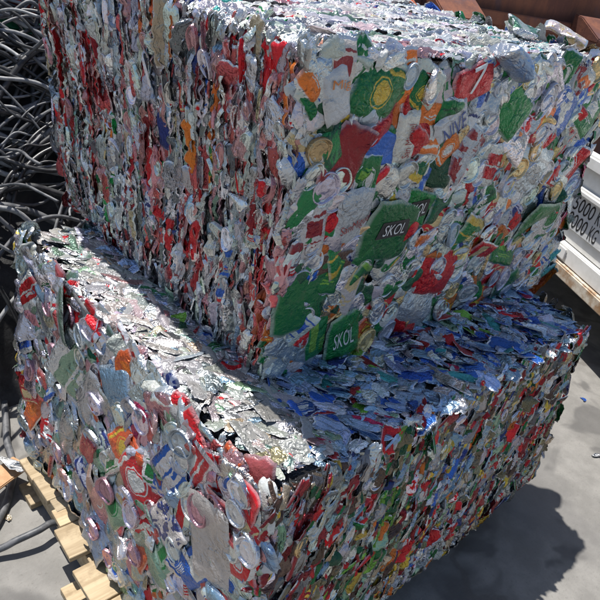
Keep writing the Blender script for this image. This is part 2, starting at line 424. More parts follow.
def colours(names, jitter=.18):
    c = np.array([PAL[k] for k in names], float)
    c[:, :3] *= np.exp(rng.normal(0, jitter, (len(names), 1))); c[:, :3] *= np.exp(rng.normal(0, .05, (len(names), 3)))
    c[:, :3] = np.clip(c[:, :3], .004, .9); c[:, 3] = np.clip(c[:, 3] + rng.normal(0, .08, len(names)), 0, 1)
    return c
def seconds(names, plain=.3, flat=0.0):
    out = []
    for k in names:
        s2 = SECOND.get(k)
        if s2 is None or random.random() < plain: out.append((*PAL[k][:3], flat))
        else: out.append((*PAL[random.choice(s2)][:3], random.choice([.2, .2, .4, .4, .6, .8, 1.0])))
    return np.array(out)

def strips(pk, F, n, w, l, ang, asd, weights, cluster=None, tl=.55, ta=.12, off=(-.012, .012), folds=5, amp=.35, res=(6, 11), columns=False, urange=(0, 1), vrange=(0, 1), dome=.13, keep=None, curl=.005, flat=2.0):
    W = np.clip(np.exp(rng.normal(math.log(w), .35, n)), w * .4, w * 1.6); L = np.clip(np.exp(rng.normal(math.log(l), .38, n)), l * .4, l * 1.45)
    u = rng.uniform(urange[0] - .004, urange[1] + .004, n); v = rng.uniform(vrange[0] - .004, vrange[1] + .004, n)
    if columns:
        if columns == 'u': u = u
        ncol = int(F.lu * (urange[1] - urange[0]) / (w * .8)); k = np.floor(rng.uniform(0, ncol, n))
        u = urange[0] + (k + .5 + .22 * np.sin(v * 9 + k * 1.7) + rng.normal(0, .12, n)) / ncol * (urange[1] - urange[0])
    names = pick(weights, n)
    if cluster:
        for i in range(n):
            for (nm, pu, pv, ru, rv, pr) in cluster:
                if ((u[i] - pu) / ru) ** 2 + ((v[i] - pv) / rv) ** 2 < 1 and random.random() < pr:
                    names[i] = random.choice(nm)
    if keep is not None:
        m = keep(u, v); u, v, W, L = u[m], v[m], W[m], L[m]; names = [a for a, b in zip(names, m) if b]; n = len(u)
    O, nn = F.at(u, v, rng.uniform(off[0], off[1], n))
    FR = F.frames(nn, rng.normal(ang, asd, n), rng.normal(0, tl, n), rng.normal(0, ta, n))
    loc, uv = chip_local(n, res[0], res[1], W, L, folds, amp, .0, .55, dome, curl, .2, .3)
    pk.add(loc, uv, grid_topology(*res), O, FR, colours(names), seconds(names, .85, flat))

def ribbons(pk, F, axis, spacing, width, weights, cluster=None, seg=(.03, .10), yaw=.5, slant=0.0, amp=.004, off=(-.004, .003), wander=.008, step=.006, nu=8, seed=0, jit=.18):
    """continuous folded layers running side by side across a whole bale side"""
    LA, LB = (F.lu, F.lv) if axis == 'v' else (F.lv, F.lu)
    ext = int(abs(slant) * .5 * LA / spacing) + 1; ncol = int(LA / spacing); K = np.arange(-ext, ncol + ext); nk = len(K)
    ns = max(8, int(LB / step)); sv = np.linspace(0, 1, ns); y = sv * LB
    def nz(n, lo, hi, m):
        f = rng.uniform(lo, hi, (n, m)); p = rng.uniform(0, 6.28, (n, m)); w = rng.normal(0, 1, (n, m)) / np.sqrt(f / lo)
        return (np.sin(2 * np.pi * f[:, :, None] * y[None, None] + p[:, :, None]) * w[:, :, None]).sum(1) / math.sqrt(m)
    # segments (one can each) along every layer
    segid = np.zeros((nk, ns), int); sloc = np.zeros((nk, ns)); tot = 0; smid = []
    for i in range(nk):
        p = -rng.uniform(0, seg[1])
        while p < LB:
            l = rng.uniform(*seg); m = (y >= p) & (y < p + l); segid[i][m] = tot; sloc[i][m] = (y[m] - p) / l * 2 - 1
            smid.append((i, (p + l / 2) / LB)); tot += 1; p += l
    names = pick(weights, tot); A0 = (K + .5) / ncol
    for q, (i, sm) in enumerate(smid):
        a0 = A0[i] + slant * (sm - .5); uu, vv = (a0, sm) if axis == 'v' else (sm, a0)
        for (nm, pu, pv, ru, rv, pr) in (cluster or ()):
            if ((uu - pu) / ru) ** 2 + ((vv - pv) / rv) ** 2 < 1 and random.random() < pr: names[q] = random.choice(nm)
    c1 = colours(names, jit); c2 = seconds(names, .85, 2.0)
    rs = rng.uniform(0, 1, tot); wseg = np.exp(rng.normal(0, .25, tot)); yseg = rng.normal(yaw, .35, tot) * np.where(rng.uniform(0, 1, tot) < .8, 1, -1); oseg = rng.uniform(off[0], off[1], tot)
    pinch = np.clip((np.abs(sloc) - .8) / .2, 0, 1)
    t = np.linspace(-1, 1, nu)
    base = A0[:, None] + slant * (sv[None] - .5) + wander / LA * wsum(A0[:, None] * LA * 1.5, y[None] * 2.5, 50 + seed) + .25 * spacing / LA * nz(nk, 4, 25, 5)
    W = width * (1 + .22 * nz(nk, 8, 45, 6)) * wseg[segid] * (1 - .3 * pinch)
    ph = rng.uniform(0, 6.28, (nk, 1)) + 1.3 * nz(nk, 4, 30, 5)
    X = base[:, :, None] + (t[None, None] * .5 * W[:, :, None]) / LA
    fold = np.abs(np.sin(2.2 * t[None, None] + ph[:, :, None])) + .5 * np.abs(np.sin(5.1 * t[None, None] - 1.7 * ph[:, :, None]))
    Z = (yseg[segid] * .5 * W)[:, :, None] * t[None, None] + amp * (fold - .7) + (amp * .8 * nz(nk, 10, 70, 8) + oseg[segid] - .004 * pinch)[:, :, None] - .004 * (np.abs(t) ** 6)[None, None]
    Sx = np.broadcast_to(sv[None, :, None], X.shape)
    ok = (X > -.002) & (X < 1.002)
    uu, vv = (X, Sx) if axis == 'v' else (Sx, X)
    P, _ = F.at(np.clip(uu, 0, 1).ravel(), np.clip(vv, 0, 1).ravel(), Z.ravel())
    topo = (grid_topology(ns, nu)[None] + (np.arange(nk) * ns * nu)[:, None, None]).reshape(-1, 4)
    topo = topo[ok.ravel()[topo].all(1)]
    if axis == 'v': topo = topo[:, ::-1]
    pk.V.append(P); pk.Q.append(topo + pk.n); pk.n += len(P)
    sid = np.repeat(segid.ravel(), nu)
    pk.c1.append(c1[sid]); pk.c2.append(c2[sid])
    T = np.broadcast_to(t[None, None], X.shape).ravel(); SL = np.repeat(sloc.ravel(), nu)
    pk.uv.append(np.stack([T, SL, rs[sid]], -1))

def lids(pk, F, n, R, u, v, off=(.0, .012), names=None, tl=.3, flat=None, ang=0, asd=.6):
    O, nn = F.at(u, v, rng.uniform(off[0], off[1], n))
    FR = F.frames(nn, rng.normal(ang, asd, n), rng.normal(0, tl, n), rng.normal(0, tl * .6, n))
    loc, uv = lid_local(n, R, flat=flat)
    names = names or pick(dict(lid=6, silver=3, gold=1, pale=1), n)
    c = colours(names, .1)
    pk.add(loc, uv, LQ, O, FR, c, np.concatenate([c[:, :3], np.full((n, 1), -.6)], 1))

def sheet_obj(name, loc, uv, topo, c1, c2, O, FR, parent):
    M = loc.shape[0]; r = random.random()
    o = quads_mesh(name, loc, topo, CAN, dict(col=('FLOAT_COLOR', np.tile(c1, (M, 1))), col2=('FLOAT_COLOR', np.tile(c2, (M, 1))), cuv=('FLOAT_VECTOR', np.concatenate([uv, np.full((M, 1), r)], 1))), parent)
    m = Matrix.Identity(4)
    for i in range(3):
        for j in range(3): m[i][j] = FR[i][j]
        m[i][3] = O[i]
    if parent is not None and parent.type == 'EMPTY': m = Matrix.Translation(-Vector(parent.location)) @ m
    o.matrix_local = m
    return o

def hf_sampler(loc, nu, nv):
    X = loc[:, 0].reshape(nu, nv); Y = loc[:, 1].reshape(nu, nv); Z = loc[:, 2].reshape(nu, nv)
    def h(x, y):
        d = (X - x) ** 2 + (Y - y) ** 2; idx = np.argsort(d.ravel())[:4]; w = 1 / (d.ravel()[idx] + 1e-8)
        return float((Z.ravel()[idx] * w).sum() / w.sum())
    return h

def text_mesh(s, shear=0.0, bold=0.0):
    cu = bpy.data.curves.new('lettering', 'FONT'); cu.body = s; cu.align_x = 'CENTER'; cu.align_y = 'CENTER'; cu.shear = shear; cu.offset = bold; cu.resolution_u = 3
    o = bpy.data.objects.new('lettering', cu); COL.objects.link(o)
    bpy.context.view_layer.update()
    me = bpy.data.meshes.new_from_object(o.evaluated_get(bpy.context.evaluated_depsgraph_get()))
    bpy.data.objects.remove(o); bpy.data.curves.remove(cu)
    bm = bmesh.new(); bm.from_mesh(me); bpy.data.meshes.remove(me)
    bmesh.ops.remove_doubles(bm, verts=bm.verts, dist=1e-4)
    xs = [v.co.x for v in bm.verts]; ys = [v.co.y for v in bm.verts]
    w, h = max(xs) - min(xs), max(ys) - min(ys); cx, cy = (max(xs) + min(xs)) / 2, (max(ys) + min(ys)) / 2
    for v in bm.verts: v.co.x = (v.co.x - cx) / w; v.co.y = (v.co.y - cy) / h
    bmesh.ops.triangulate(bm, faces=bm.faces)
    for _ in range(2):
        es = [e for e in bm.edges if (e.verts[0].co - e.verts[1].co).length > .09]
        if not es: break
        bmesh.ops.subdivide_edges(bm, edges=es, cuts=1); bmesh.ops.triangulate(bm, faces=bm.faces)
    return bm

class Letter:
    pass

def make_can(F, parent, u, v, W, L, ang, cname, lift, kind=None, c2name=None, lid=None, calm=1.0, texts=()):
    nu, nv = 20, 24
    O, n = F.at([u], [v], lift)
    FR = F.frames(n, np.array([ang]), rng.normal(0, .055, 1), rng.normal(0, .04, 1))
    loc, uv = chip_local(1, nu, nv, W, L, 10, .13 * calm, math.pi / 2, .9, .022, .007, .07, .10, wv=.35)
    c1 = colours([cname], .1)[0]
    if kind is None: c2 = seconds([cname], .2)[0]
    else: c2 = np.array((*PAL[c2name][:3], kind))
    can = sheet_obj('crushed_can', loc[0], uv, grid_topology(nu, nv), c1, c2, O[0], FR[0], parent)
    if lid:
        lx, ly, R, fl, lc = lid
        ll, luv = lid_local(1, R, flat=[fl])
        hz = hf_sampler(loc[0], nu, nv)(lx, ly)
        a, b2 = rng.normal(0, .05, 2); t = rng.uniform(-.5, .5)
        M3 = np.array([[1, 0, 0], [0, 1, 0], [0, 0, 1.0]])
        fr = np.array(Matrix.Rotation(t, 3, 'Z') @ Matrix.Rotation(a, 3, 'X') @ Matrix.Rotation(b2, 3, 'Y'))
        cc = colours([lc], .1)[0]
        sheet_obj('lid', ll[0], luv, LQ, cc, np.array((*cc[:3], -.6)), np.array((lx, ly, hz + R * .12 + .002)), fr, can)
    for (s, tu, tv, h, w, ta, mat, shear, plate) in texts:
        bm = text_mesh(s, shear, 0.0)
        C, _ = F.at([tu], [tv]); d = FR[0].T @ (C[0] - O[0])
        da = ta - (ang - math.pi / 2); ca, sa = math.cos(da), math.sin(da)
        hs = hf_sampler(loc[0], nu, nv)
        if plate:
            pb = bmesh.new(); bmesh.ops.create_grid(pb, x_segments=10, y_segments=6, size=.5)
            for q in pb.verts:
                x, y = q.co.x * w * 1.35, q.co.y * h * 1.5; x *= (1 - .2 * q.co.y)
                X, Y = d[0] + ca * x - sa * y, d[1] + sa * x + ca * y
                q.co = Vector((X, Y, hs(X, Y) + .0012))
            bm_obj('printed_label', pb, INK_BLACK, can, True)
        for q in bm.verts:
            x, y = q.co.x * w, q.co.y * h
            X, Y = d[0] + ca * x - sa * y, d[1] + sa * x + ca * y
            q.co = Vector((X, Y, hs(X, Y) + .0028))
        bm_obj('lettering', bm, mat, can, True)
    return can

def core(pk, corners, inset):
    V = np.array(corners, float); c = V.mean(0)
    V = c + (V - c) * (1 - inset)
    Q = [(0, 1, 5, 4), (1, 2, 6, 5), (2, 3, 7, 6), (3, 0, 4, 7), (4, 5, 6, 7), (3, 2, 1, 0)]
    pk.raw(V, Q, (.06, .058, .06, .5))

D = math.radians
UFEAT = [
    ('white', 0.061, 0.901, 0.076, 0.124, -67),
    ('green', 0.153, 0.906, 0.16, 0.137, -107),
    ('white', 0.264, 0.93, 0.124, 0.091, 64),
    ('orange', 0.306, 0.801, 0.144, 0.138, -96),
    ('white', 0.244, 0.777, 0.073, 0.134, 97),
    ('dred', 0.104, 0.74, 0.12, 0.152, 74),
    ('green', 0.046, 0.713, 0.075, 0.14, -89),
    ('orange', 0.373, 0.727, 0.07, 0.093, 43),
    ('white', 0.36, 0.815, 0.081, 0.119, 35),
    ('red', 0.397, 0.941, 0.099, 0.155, 19),
    ('pale', 0.452, 0.882, 0.115, 0.085, 94),
    ('green', 0.551, 0.847, 0.195, 0.134, 61),
    ('blue', 0.781, 0.823, 0.176, 0.131, 68),
    ('green', 0.905, 0.831, 0.187, 0.165, 56),
    ('red', 0.895, 0.59, 0.172, 0.187, 67),
    ('red', 0.574, 0.638, 0.154, 0.133, 80),
    ('silver', 0.712, 0.577, 0.207, 0.233, 67),
    ('white', 0.150, 0.548, 0.122, 0.161, 94),
    ('green', 0.251, 0.476, 0.217, 0.177, 80),
    ('green', 0.319, 0.543, 0.132, 0.098, 75),
    ('red', 0.451, 0.242, 0.209, 0.153, 81),
    ('green', 0.059, 0.31, 0.171, 0.232, 90),
    ('green', 0.185, 0.061, 0.129, 0.165, 100),
    ('rorange', 0.255, 0.066, 0.125, 0.086, 59),
    ('paleg', 0.073, 0.035, 0.09, 0.235, -28),
    ('brown', 0.122, 0.405, 0.058, 0.153, 3),
    ('white', 0.176, 0.296, 0.109, 0.243, 74),
    ('silver', 0.338, 0.335, 0.143, 0.183, 89),
    ('pale', 0.402, 0.012, 0.18, 0.229, 83),
    ('green', 0.539, 0.368, 0.193, 0.137, 67),
    ('green', 0.259, 0.904, 0.084, 0.084, 64),
    ('silver', 0.7, 0.951, 0.163, 0.093, 49),
    ('green', 0.168, 0.664, 0.068, 0.125, 91),
    ('paleg', 0.088, 0.596, 0.085, 0.076, 93),
    ('green', 0.204, 0.36, 0.129, 0.087, 33),
    ('silver', 0.21, 0.657, 0.122, 0.091, 65),
    ('blue', 0.189, 0.749, 0.126, 0.088, 83),
    ('silver', 0.904, 0.372, 0.229, 0.227, 89),
    ('green', 0.829, 0.344, 0.224, 0.186, 82),
    ('gold', 0.312, 0.484, 0.084, 0.066, 91),
    ('green', 0.715, 0.257, 0.167, 0.117, 74),
    ('gold', 0.186, 0.48, 0.074, 0.067, 90),
    ('red', 0.597, 0.274, 0.121, 0.106, 70),
    ('orange', 0.609, 0.1, 0.124, 0.087, 25),
    ('white', 0.057, 0.521, 0.078, 0.155, 99),
    ('green', 0.117, 0.117, 0.08, 0.167, 99),
    ('white', 0.451, 0.684, 0.169, 0.158, 60),
    ('silver', 0.622, 0.734, 0.145, 0.125, 59),
]
LFEAT = [
    ('red', 0.783, 0.977, 0.184, 0.179, -21),
    ('silver', 0.906, 1.035, 0.111, 0.075, -25),
    ('red', 0.957, 1.039, 0.102, 0.088, -14),
    ('red', 0.64, 0.589, 0.187, 0.201, -31),
    ('rorange', 0.583, 0.653, 0.182, 0.151, -37),
    ('silver', 0.531, 0.542, 0.143, 0.084, -39),
    ('greyf', 0.882, 0.673, 0.172, 0.269, -74),
    ('blue', 0.835, 0.491, 0.164, 0.111, -27),
    ('red', 0.849, 0.886, 0.094, 0.143, -69),
    ('mgreen', 0.336, 0.702, 0.242, 0.233, -26),
    ('mgreen', 0.252, 0.888, 0.226, 0.217, -54),
    ('mblue', 0.533, 0.797, 0.164, 0.2, -62),
    ('mblue', 0.469, 0.075, 0.17, 0.138, -14),
    ('grey', 0.265, 0.352, 0.232, 0.131, -16),
    ('mgreen', 0.455, 0.387, 0.157, 0.164, -45),
    ('silver', 0.752, 0.788, 0.15, 0.132, -27),
    ('mred', 0.407, 0.432, 0.125, 0.094, -15),
    ('grey', 0.953, 0.969, 0.094, 0.118, -61),
    ('red', 0.971, 0.723, 0.105, 0.128, -62),
    ('mpink', 0.683, 0.992, 0.139, 0.11, -57),
    ('crim', 0.613, 0.81, 0.135, 0.094, -15),
    ('mgreen', 0.695, 0.293, 0.195, 0.19, -35),
    ('grey', 0.637, 1.177, 0.138, 0.104, -32),
    ('mpink', 0.278, 0.784, 0.182, 0.087, -54),
    ('rorange', 0.654, 0.268, 0.142, 0.08, -16),
    ('white', 0.748, 0.545, 0.155, 0.143, -30),
    ('red', 0.089, 0.833, 0.167, 0.12, -45),
    ('blue', 0.027, 0.571, 0.144, 0.093, -51),
    ('red', -0.009, 0.337, 0.154, 0.13, -62),
    ('rorange', 0.091, 0.27, 0.168, 0.091, -20),
    ('lidp', 0.766, 0.925, 0.101, 0.055, -28),
    ('silver', 0.834, 0.785, 0.108, 0.107, -39),
    ('mgreen', 0.544, 0.361, 0.174, 0.163, -32),
    ('grey', 0.409, 0.679, 0.181, 0.116, -29),
    ('silver', 0.651, 0.42, 0.169, 0.126, -37),
    ('mpink', 0.472, 0.262, 0.163, 0.141, -36),
]
UTEXT = {
    0: [('Mig', 0.062, 0.926, 0.02, 0.047, D(4), INK_ORANGE, 0.0, 0)],
    17: [('SanMiguel', 0.150, 0.53, 0.027, 0.084, D(21), INK_RED, 0.2, 0)],
    4: [('San Miguel', 0.248, 0.771, 0.026, 0.074, D(97), INK_RED, 0.1, 0)],
    18: [('SKOL', 0.256, 0.49, 0.027, 0.075, D(-2), INK_WHITE, 0.15, 1)],
    19: [('KOL', 0.323, 0.538, 0.029, 0.048, D(4), INK_WHITE, 0.15, 1)],
    22: [('SKOL', 0.181, 0.089, 0.048, 0.064, D(10), INK_WHITE, 0.05, 0)],
    8: [('NIVE', 0.365, 0.802, 0.044, 0.07, D(40), INK_BLUE, 0.1, 0)],
    9: [('7', 0.402, 0.946, 0.054, 0.051, D(19), INK_WHITE, 0.2, 0)],
}
NOLID = (1, 3, 5, 7, 10, 12, 14, 15, 16, 21, 25)

# ------------------------------------------------------------------ upper bale corners
a = (.035, -.002, .822); b = (1.275, -.021, .822); c = (.05, 1.041, .822); d = (1.3, 1.0, .822)
A = (-.040, -.059, 1.539); B = (1.135, -.04, 1.539); C = (-.068, 1.0, 1.575); DD = (1.28, .95, 1.545)
ub = empty('can_bale', (.6, .5, .822))
tag(ub, 'upper compressed bale of flattened drink cans stacked on top of the other bale', 'can bale', 'bales of crushed drink cans')
UR = Face(a, b, A, B, 1, .004); UL = Face(c, a, C, A, 2, .009, .02); UT = Face(A, B, C, DD, 3, .005)
UX = Face(b, d, B, DD, 4); UB = Face(d, c, DD, C, 5)
pk = Pack()
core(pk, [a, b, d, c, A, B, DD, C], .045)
def fill_cans(F, feats, n, smin, seed_sep, weights):
    """extra can positions that keep clear of the placed ones"""
    pts = [(f[1] * F.lu, f[2] * F.lv) for f in feats]; out = []
    for _ in range(6000):
        if len(out) >= n: break
        x, y = rng.uniform(.045, F.lu - .015), rng.uniform(.015, F.lv - .015)
        if all((x - p) ** 2 + (y - q) ** 2 > (max(seed_sep, .115) if F is UR and m in UTEXT else seed_sep) ** 2 for m, (p, q) in enumerate(pts)):
            pts.append((x, y)); out.append((x / F.lu, y / F.lv))
    return out

def can_face(F, parent, feats, textmap, weights, ang0, asd, nfill, sep, lidfrac, scale, lidcols, liftmax=.008):
    used = 0
    for i, (cn, u, v, W, L, an) in enumerate(feats):
        tx = textmap.get(i, [])
        nolid = bool(tx) or i in NOLID or cn in ('greyf', 'paleg')
        lid = None
        if i in GOLDLID and F is UR: pass
        W2, L2 = W * scale, L * scale; ca, sa = abs(math.cos(D(an))), abs(math.sin(D(an)))
        hu = (W2 * sa + L2 * ca) * .42 / F.lu; hv = (W2 * ca + L2 * sa) * .42 / F.lv
        u, v = min(max(u, hu), 1 - hu), min(max(v, hv), 1 - hv)
        if not nolid and random.random() < .3:
            R = min(.036, W2 * .45); lid = (rng.normal(0, W2 * .08), rng.choice([-1, 1]) * L2 * .28, R, rng.uniform(.65, .95), random.choice(lidcols))
        make_can(F, parent, u, v, W2, L2, D(an), cn, rng.uniform(.004, liftmax) + (.007 if tx else 0), 0.0 if tx else None, cn, lid, .5 if tx else 1.0, tx)
        used += 1
    left = 100 - used
    for j, (u, v) in enumerate(fill_cans(F, feats, left, 0, sep, weights)):
        cn = pick(weights, 1)[0]; W, L = rng.uniform(.075, .105), rng.uniform(.10, .15); an = rng.normal(ang0, asd)
        ca, sa = abs(math.cos(an)), abs(math.sin(an)); hu = (W * sa + L * ca) * .42 / F.lu; hv = (W * ca + L * sa) * .42 / F.lv
        u, v = min(max(u, hu), 1 - hu), min(max(v, hv), 1 - hv)
        lid = None
        if random.random() < lidfrac:
            R = rng.uniform(.028, .038); lid = (rng.normal(0, .008), rng.normal(0, .02), R, rng.uniform(.6, .95), random.choice(lidcols))
        make_can(F, parent, u, v, W, L, an, cn, rng.uniform(-.002, liftmax * .5), None, None, lid)

WUR = dict(white=20, silver=13, pale=8, green=25, dgreen=7, red=12, gold=5, orange=7, blue=5, grey=3, tan=3, paleg=3)
GOLDLID = ()
can_face(UR, ub, UFEAT, UTEXT, WUR, D(66), .35, 60, .085, .62, .86, ['lid', 'lid', 'silver', 'gold', 'pale'])
# deeper cans and ends between them
n = 620; u = rng.uniform(0, 1, n); v = rng.uniform(0, 1, n); nm = pick(WUR, n)
u = np.clip(u, .03, .97); v = np.clip(v, .05, .95); O, nn = UR.at(u, v, rng.uniform(-.008, .003, n)); FR = UR.frames(nn, rng.normal(D(66), .4, n), rng.normal(0, .09, n), rng.normal(0, .06, n))
loc, uv = chip_local(n, 12, 14, rng.uniform(.05, .09, n), rng.uniform(.07, .13, n), 8, .16, math.pi / 2, .8, .03, .008, .08, .12, wv=.4)
pk.add(loc, uv, grid_topology(12, 14), O, FR, colours(nm), seconds(nm, .35))
n = 210; u = rng.uniform(.035, .99, n); v = rng.uniform(.01, .99, n)
keepm = np.ones(n, bool)
for i in UTEXT: keepm &= np.hypot((u - UFEAT[i][1]) * UR.lu, (v - UFEAT[i][2]) * UR.lv) > .075
for i in (1, 3, 5, 12): keepm &= np.hypot((u - UFEAT[i][1]) * UR.lu, (v - UFEAT[i][2]) * UR.lv) > .05
u, v = u[keepm], v[keepm]; n = len(u)
lids(pk, UR, n, rng.uniform(.024, .035, n), u, v, (.002, .011), tl=.07, ang=D(66))
# left side: cans seen edge on, squeezed into upright layers
WUL = dict(silver=32, grey=24, dgrey=12, mpink=15, mred=11, red=6, white=5, pale=6, mgreen=3, dred=4, orange=.6, mblue=3, tan=2, navy=1)
RR = ['red', 'mred', 'dred', 'mpink', 'mpink', 'silver']
CLU = [(RR, .24, .62, .06, .2, .75), (RR, .55, .48, .07, .16, .7), (RR, .82, .86, .14, .12, .6), (RR, .95, .35, .06, .4, .5), (RR, .75, .4, .1, .22, .45), (['orange', 'rorange'], .33, .48, .03, .05, .8), (['orange', 'rorange', 'tan'], .58, .92, .08, .05, .6),
       (['mblue', 'navy', 'paleg'], .4, .88, .05, .08, .6), (['mgreen', 'green', 'teal'], .3, .25, .05, .08, .6), (['green'], .77, .6, .02, .04, .8), (['navy', 'black'], .63, .3, .04, .06, .7), (['pale', 'white', 'silver'], .45, .7, .12, .2, .3), (['red', 'rorange', 'mred'], .97, .22, .035, .13, .9)]
ribbons(pk, UL, 'v', .0125, .023, WUL, CLU, (.05, .17), .5, 0, .006, (-.006, .004), .012, seed=1)
strips(pk, UL, 650, .011, .05, D(90), .16, WUL, CLU, .5, .06, (-.004, .006), folds=7, amp=.45, res=(6, 12))
strips(pk, UL, 150, .036, .065, D(90), .2, WUL, CLU, .2, .06, (.0, .006), folds=9, amp=.3, res=(12, 16), dome=.08)
n = 95; lids(pk, UL, n, rng.uniform(.018, .032, n), rng.uniform(.02, .98, n), rng.uniform(.03, .97, n), (.002, .010), pick(dict(lid=5, mpink=3, silver=3, grey=3), n), tl=.2, flat=rng.uniform(.35, .75, n), ang=D(90), asd=.4)
# top: bright layers running along the front edge
WUT = dict(bright=34, silver=26, white=20, pinkw=6, mpink=3, teal=3, mgreen=3, red=2, grey=5, navy=1)
ribbons(pk, UT, 'u', .013, .022, WUT, None, (.05, .16), .4, 0, .004, (-.005, .002), .006, seed=2, jit=.1)
strips(pk, UT, 500, .011, .06, D(0), .12, WUT, None, .3, .03, (-.002, .004), folds=6, amp=.35, urange=(.035, .965), vrange=(.015, .985))
strips(pk, UX, 500, .04, .09, D(80), .5, WUR, None, .4, .12, (-.012, .012)); strips(pk, UB, 500, .04, .09, D(90), .5, WUL, None, .4, .12, (-.012, .012))
# cans bulging out along the corner edges
def edge_chips(pk, F, us, vs, names, w=(.05, .08), l=(.07, .11), ang=D(90)):
    n = len(us); O, nn = F.at(us, vs, rng.uniform(-.002, .006, n)); FR = F.frames(nn, rng.normal(ang, .4, n), rng.normal(0, .3, n), rng.normal(0, .14, n))
    loc, uv = chip_local(n, 14, 16, rng.uniform(*w, n), rng.uniform(*l, n), 9, .26, math.pi / 2, .9, .06, .006, .12, .2)
    pk.add(loc, uv, grid_topology(14, 16), O, FR, colours(names), seconds(names, .8))
n = 16; edge_chips(pk, UR, rng.uniform(.0, .012, n), rng.uniform(.02, .98, n), pick(dict(silver=4, mpink=2, mred=2, green=1, white=2, grey=2), n), (.02, .03), (.05, .08))
n = 12; edge_chips(pk, UR, rng.uniform(.98, .998, n), rng.uniform(.02, .98, n), pick(dict(silver=4, blue=2, green=2, crim=2, pale=4, teal=1), n), (.04, .06), (.06, .09))
n = 18; edge_chips(pk, UR, rng.uniform(.02, .98, n), rng.uniform(.98, .996, n), pick(dict(silver=4, white=4, red=1, green=2, pale=3), n), (.02, .035), (.05, .08), 0)
n = 14; edge_chips(pk, UR, rng.uniform(.02, .98, n), rng.uniform(-.004, .015, n), pick(dict(silver=4, paleg=3, green=2, pale=4, red=1), n), (.03, .05), (.05, .08), 0)
n = 16; edge_chips(pk, UL, rng.uniform(.02, 1, n), rng.uniform(-.02, .01, n), pick(dict(silver=4, grey=4, mgreen=1, mpink=2, pale=2), n), (.03, .05), (.06, .10))
edge_chips(pk, UR, np.array([1.0, .995, .985]), np.array([.22, .12, .03]), ['pale', 'crim', 'teal'], (.06, .07), (.07, .09))
tag(pk.build('packed_cans', ub), kind='stuff').location = tuple(-x for x in ub.location)

# ------------------------------------------------------------------ lower bale
a = (-.20, -.328, .14); b = (1.21, -.279, .14); c = (-.225, .765, .14); d = (1.27, .78, .14)
A = (-.181, -.304, .819); B = (1.092, -.28, .819); C = (-.176, .875, .819); DD = (1.27, .85, .819)
A = (-.165, -.285, .819)
lb = empty('can_bale', (.5, .25, .14))
tag(lb, 'lower compressed bale of flattened drink cans resting on the wooden pallet', 'can bale', 'bales of crushed drink cans')
LR = Face(a, b, A, B, 11, .008, .02); LL = Face(c, a, C, A, 12, .012, .03); LT = Face(A, B, C, DD, 13, .008, .02)
LX = Face(b, d, B, DD, 14); LB = Face(d, c, DD, C, 15)
pk = Pack()
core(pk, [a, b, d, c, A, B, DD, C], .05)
WLL = dict(silver=24, grey=24, mgreen=14, mred=8, red=7, white=8, mpink=6, mblue=6, rorange=3, tan=3, pale=6)
can_face(LL, lb, LFEAT, {}, WLL, D(-40), .4, 60, .075, .45, .80, ['lid', 'silver', 'lidp', 'grey'], .014)
n = 520; u = rng.uniform(0, 1, n); v = rng.uniform(0, 1, n); nm = pick(WLL, n)
u = np.clip(u, .02, .98); v = np.clip(v, .04, .96); O, nn = LL.at(u, v, rng.uniform(-.012, .001, n)); FR = LL.frames(nn, rng.normal(D(-45), .5, n), rng.normal(0, .14, n), rng.normal(0, .08, n))
loc, uv = chip_local(n, 12, 14, rng.uniform(.05, .085, n), rng.uniform(.07, .13, n), 8, .22, math.pi / 2, .9, .05, .009, .1, .2, wv=.6)
pk.add(loc, uv, grid_topology(12, 14), O, FR, colours(nm), seconds(nm, .35))
n = 48; lids(pk, LL, n, rng.uniform(.026, .036, n), rng.uniform(.02, .98, n), rng.uniform(.02, .95, n), (.002, .014), pick(dict(lid=5, silver=4, grey=3, lidp=2), n), tl=.12, ang=D(-45))
strips(pk, LL, 320, .018, .055, D(-55), .4, WLL, None, .3, .08, (-.006, .006), folds=7, amp=.45)
WLR = dict(olive=16, tan=9, grey=22, dgrey=12, dred=9, red=8, green=5, dgreen=5, mblue=8, navy=3, silver=7, white=4, yellow=3, brown=8, orange=2, mgreen=6)
GG = ['green', 'lime', 'mgreen', 'dgreen', 'dgreen', 'olive']
CLR = [(GG, .30, .7, .035, .35, .65), (GG, .2, .25, .05, .25, .5), (['white', 'silver', 'pale'], .45, .08, .2, .08, .5), (['mblue', 'blue', 'pale'], .5, .6, .08, .14, .4), (['red', 'dred', 'brown'], .1, .5, .1, .4, .3), (['yellow', 'orange', 'tan'], .38, .2, .06, .14, .45), (['red'], .8, .7, .05, .08, .6), (['dgrey', 'brown', 'dred', 'grey'], .08, .8, .1, .3, .5)]
ribbons(pk, LR, 'v', .0115, .02, WLR, CLR, (.025, .08), .5, .20, .005, (-.006, .004), .010, seed=3)
strips(pk, LR, 1000, .013, .045, D(66), .3, WLR, CLR, .45, .09, (-.003, .006), folds=7, amp=.45, res=(6, 11))
strips(pk, LR, 420, .034, .055, D(66), .45, WLR, CLR, .2, .08, (.0, .006), folds=9, amp=.32, res=(12, 14), dome=.08)
n = 60; lids(pk, LR, n, rng.uniform(.016, .027, n), rng.uniform(.02, .98, n), rng.uniform(.03, .97, n), (.001, .008), pick(dict(lid=4, silver=4, grey=3, gold=1), n), tl=.2, flat=rng.uniform(.4, .85, n), ang=D(66), asd=.4)
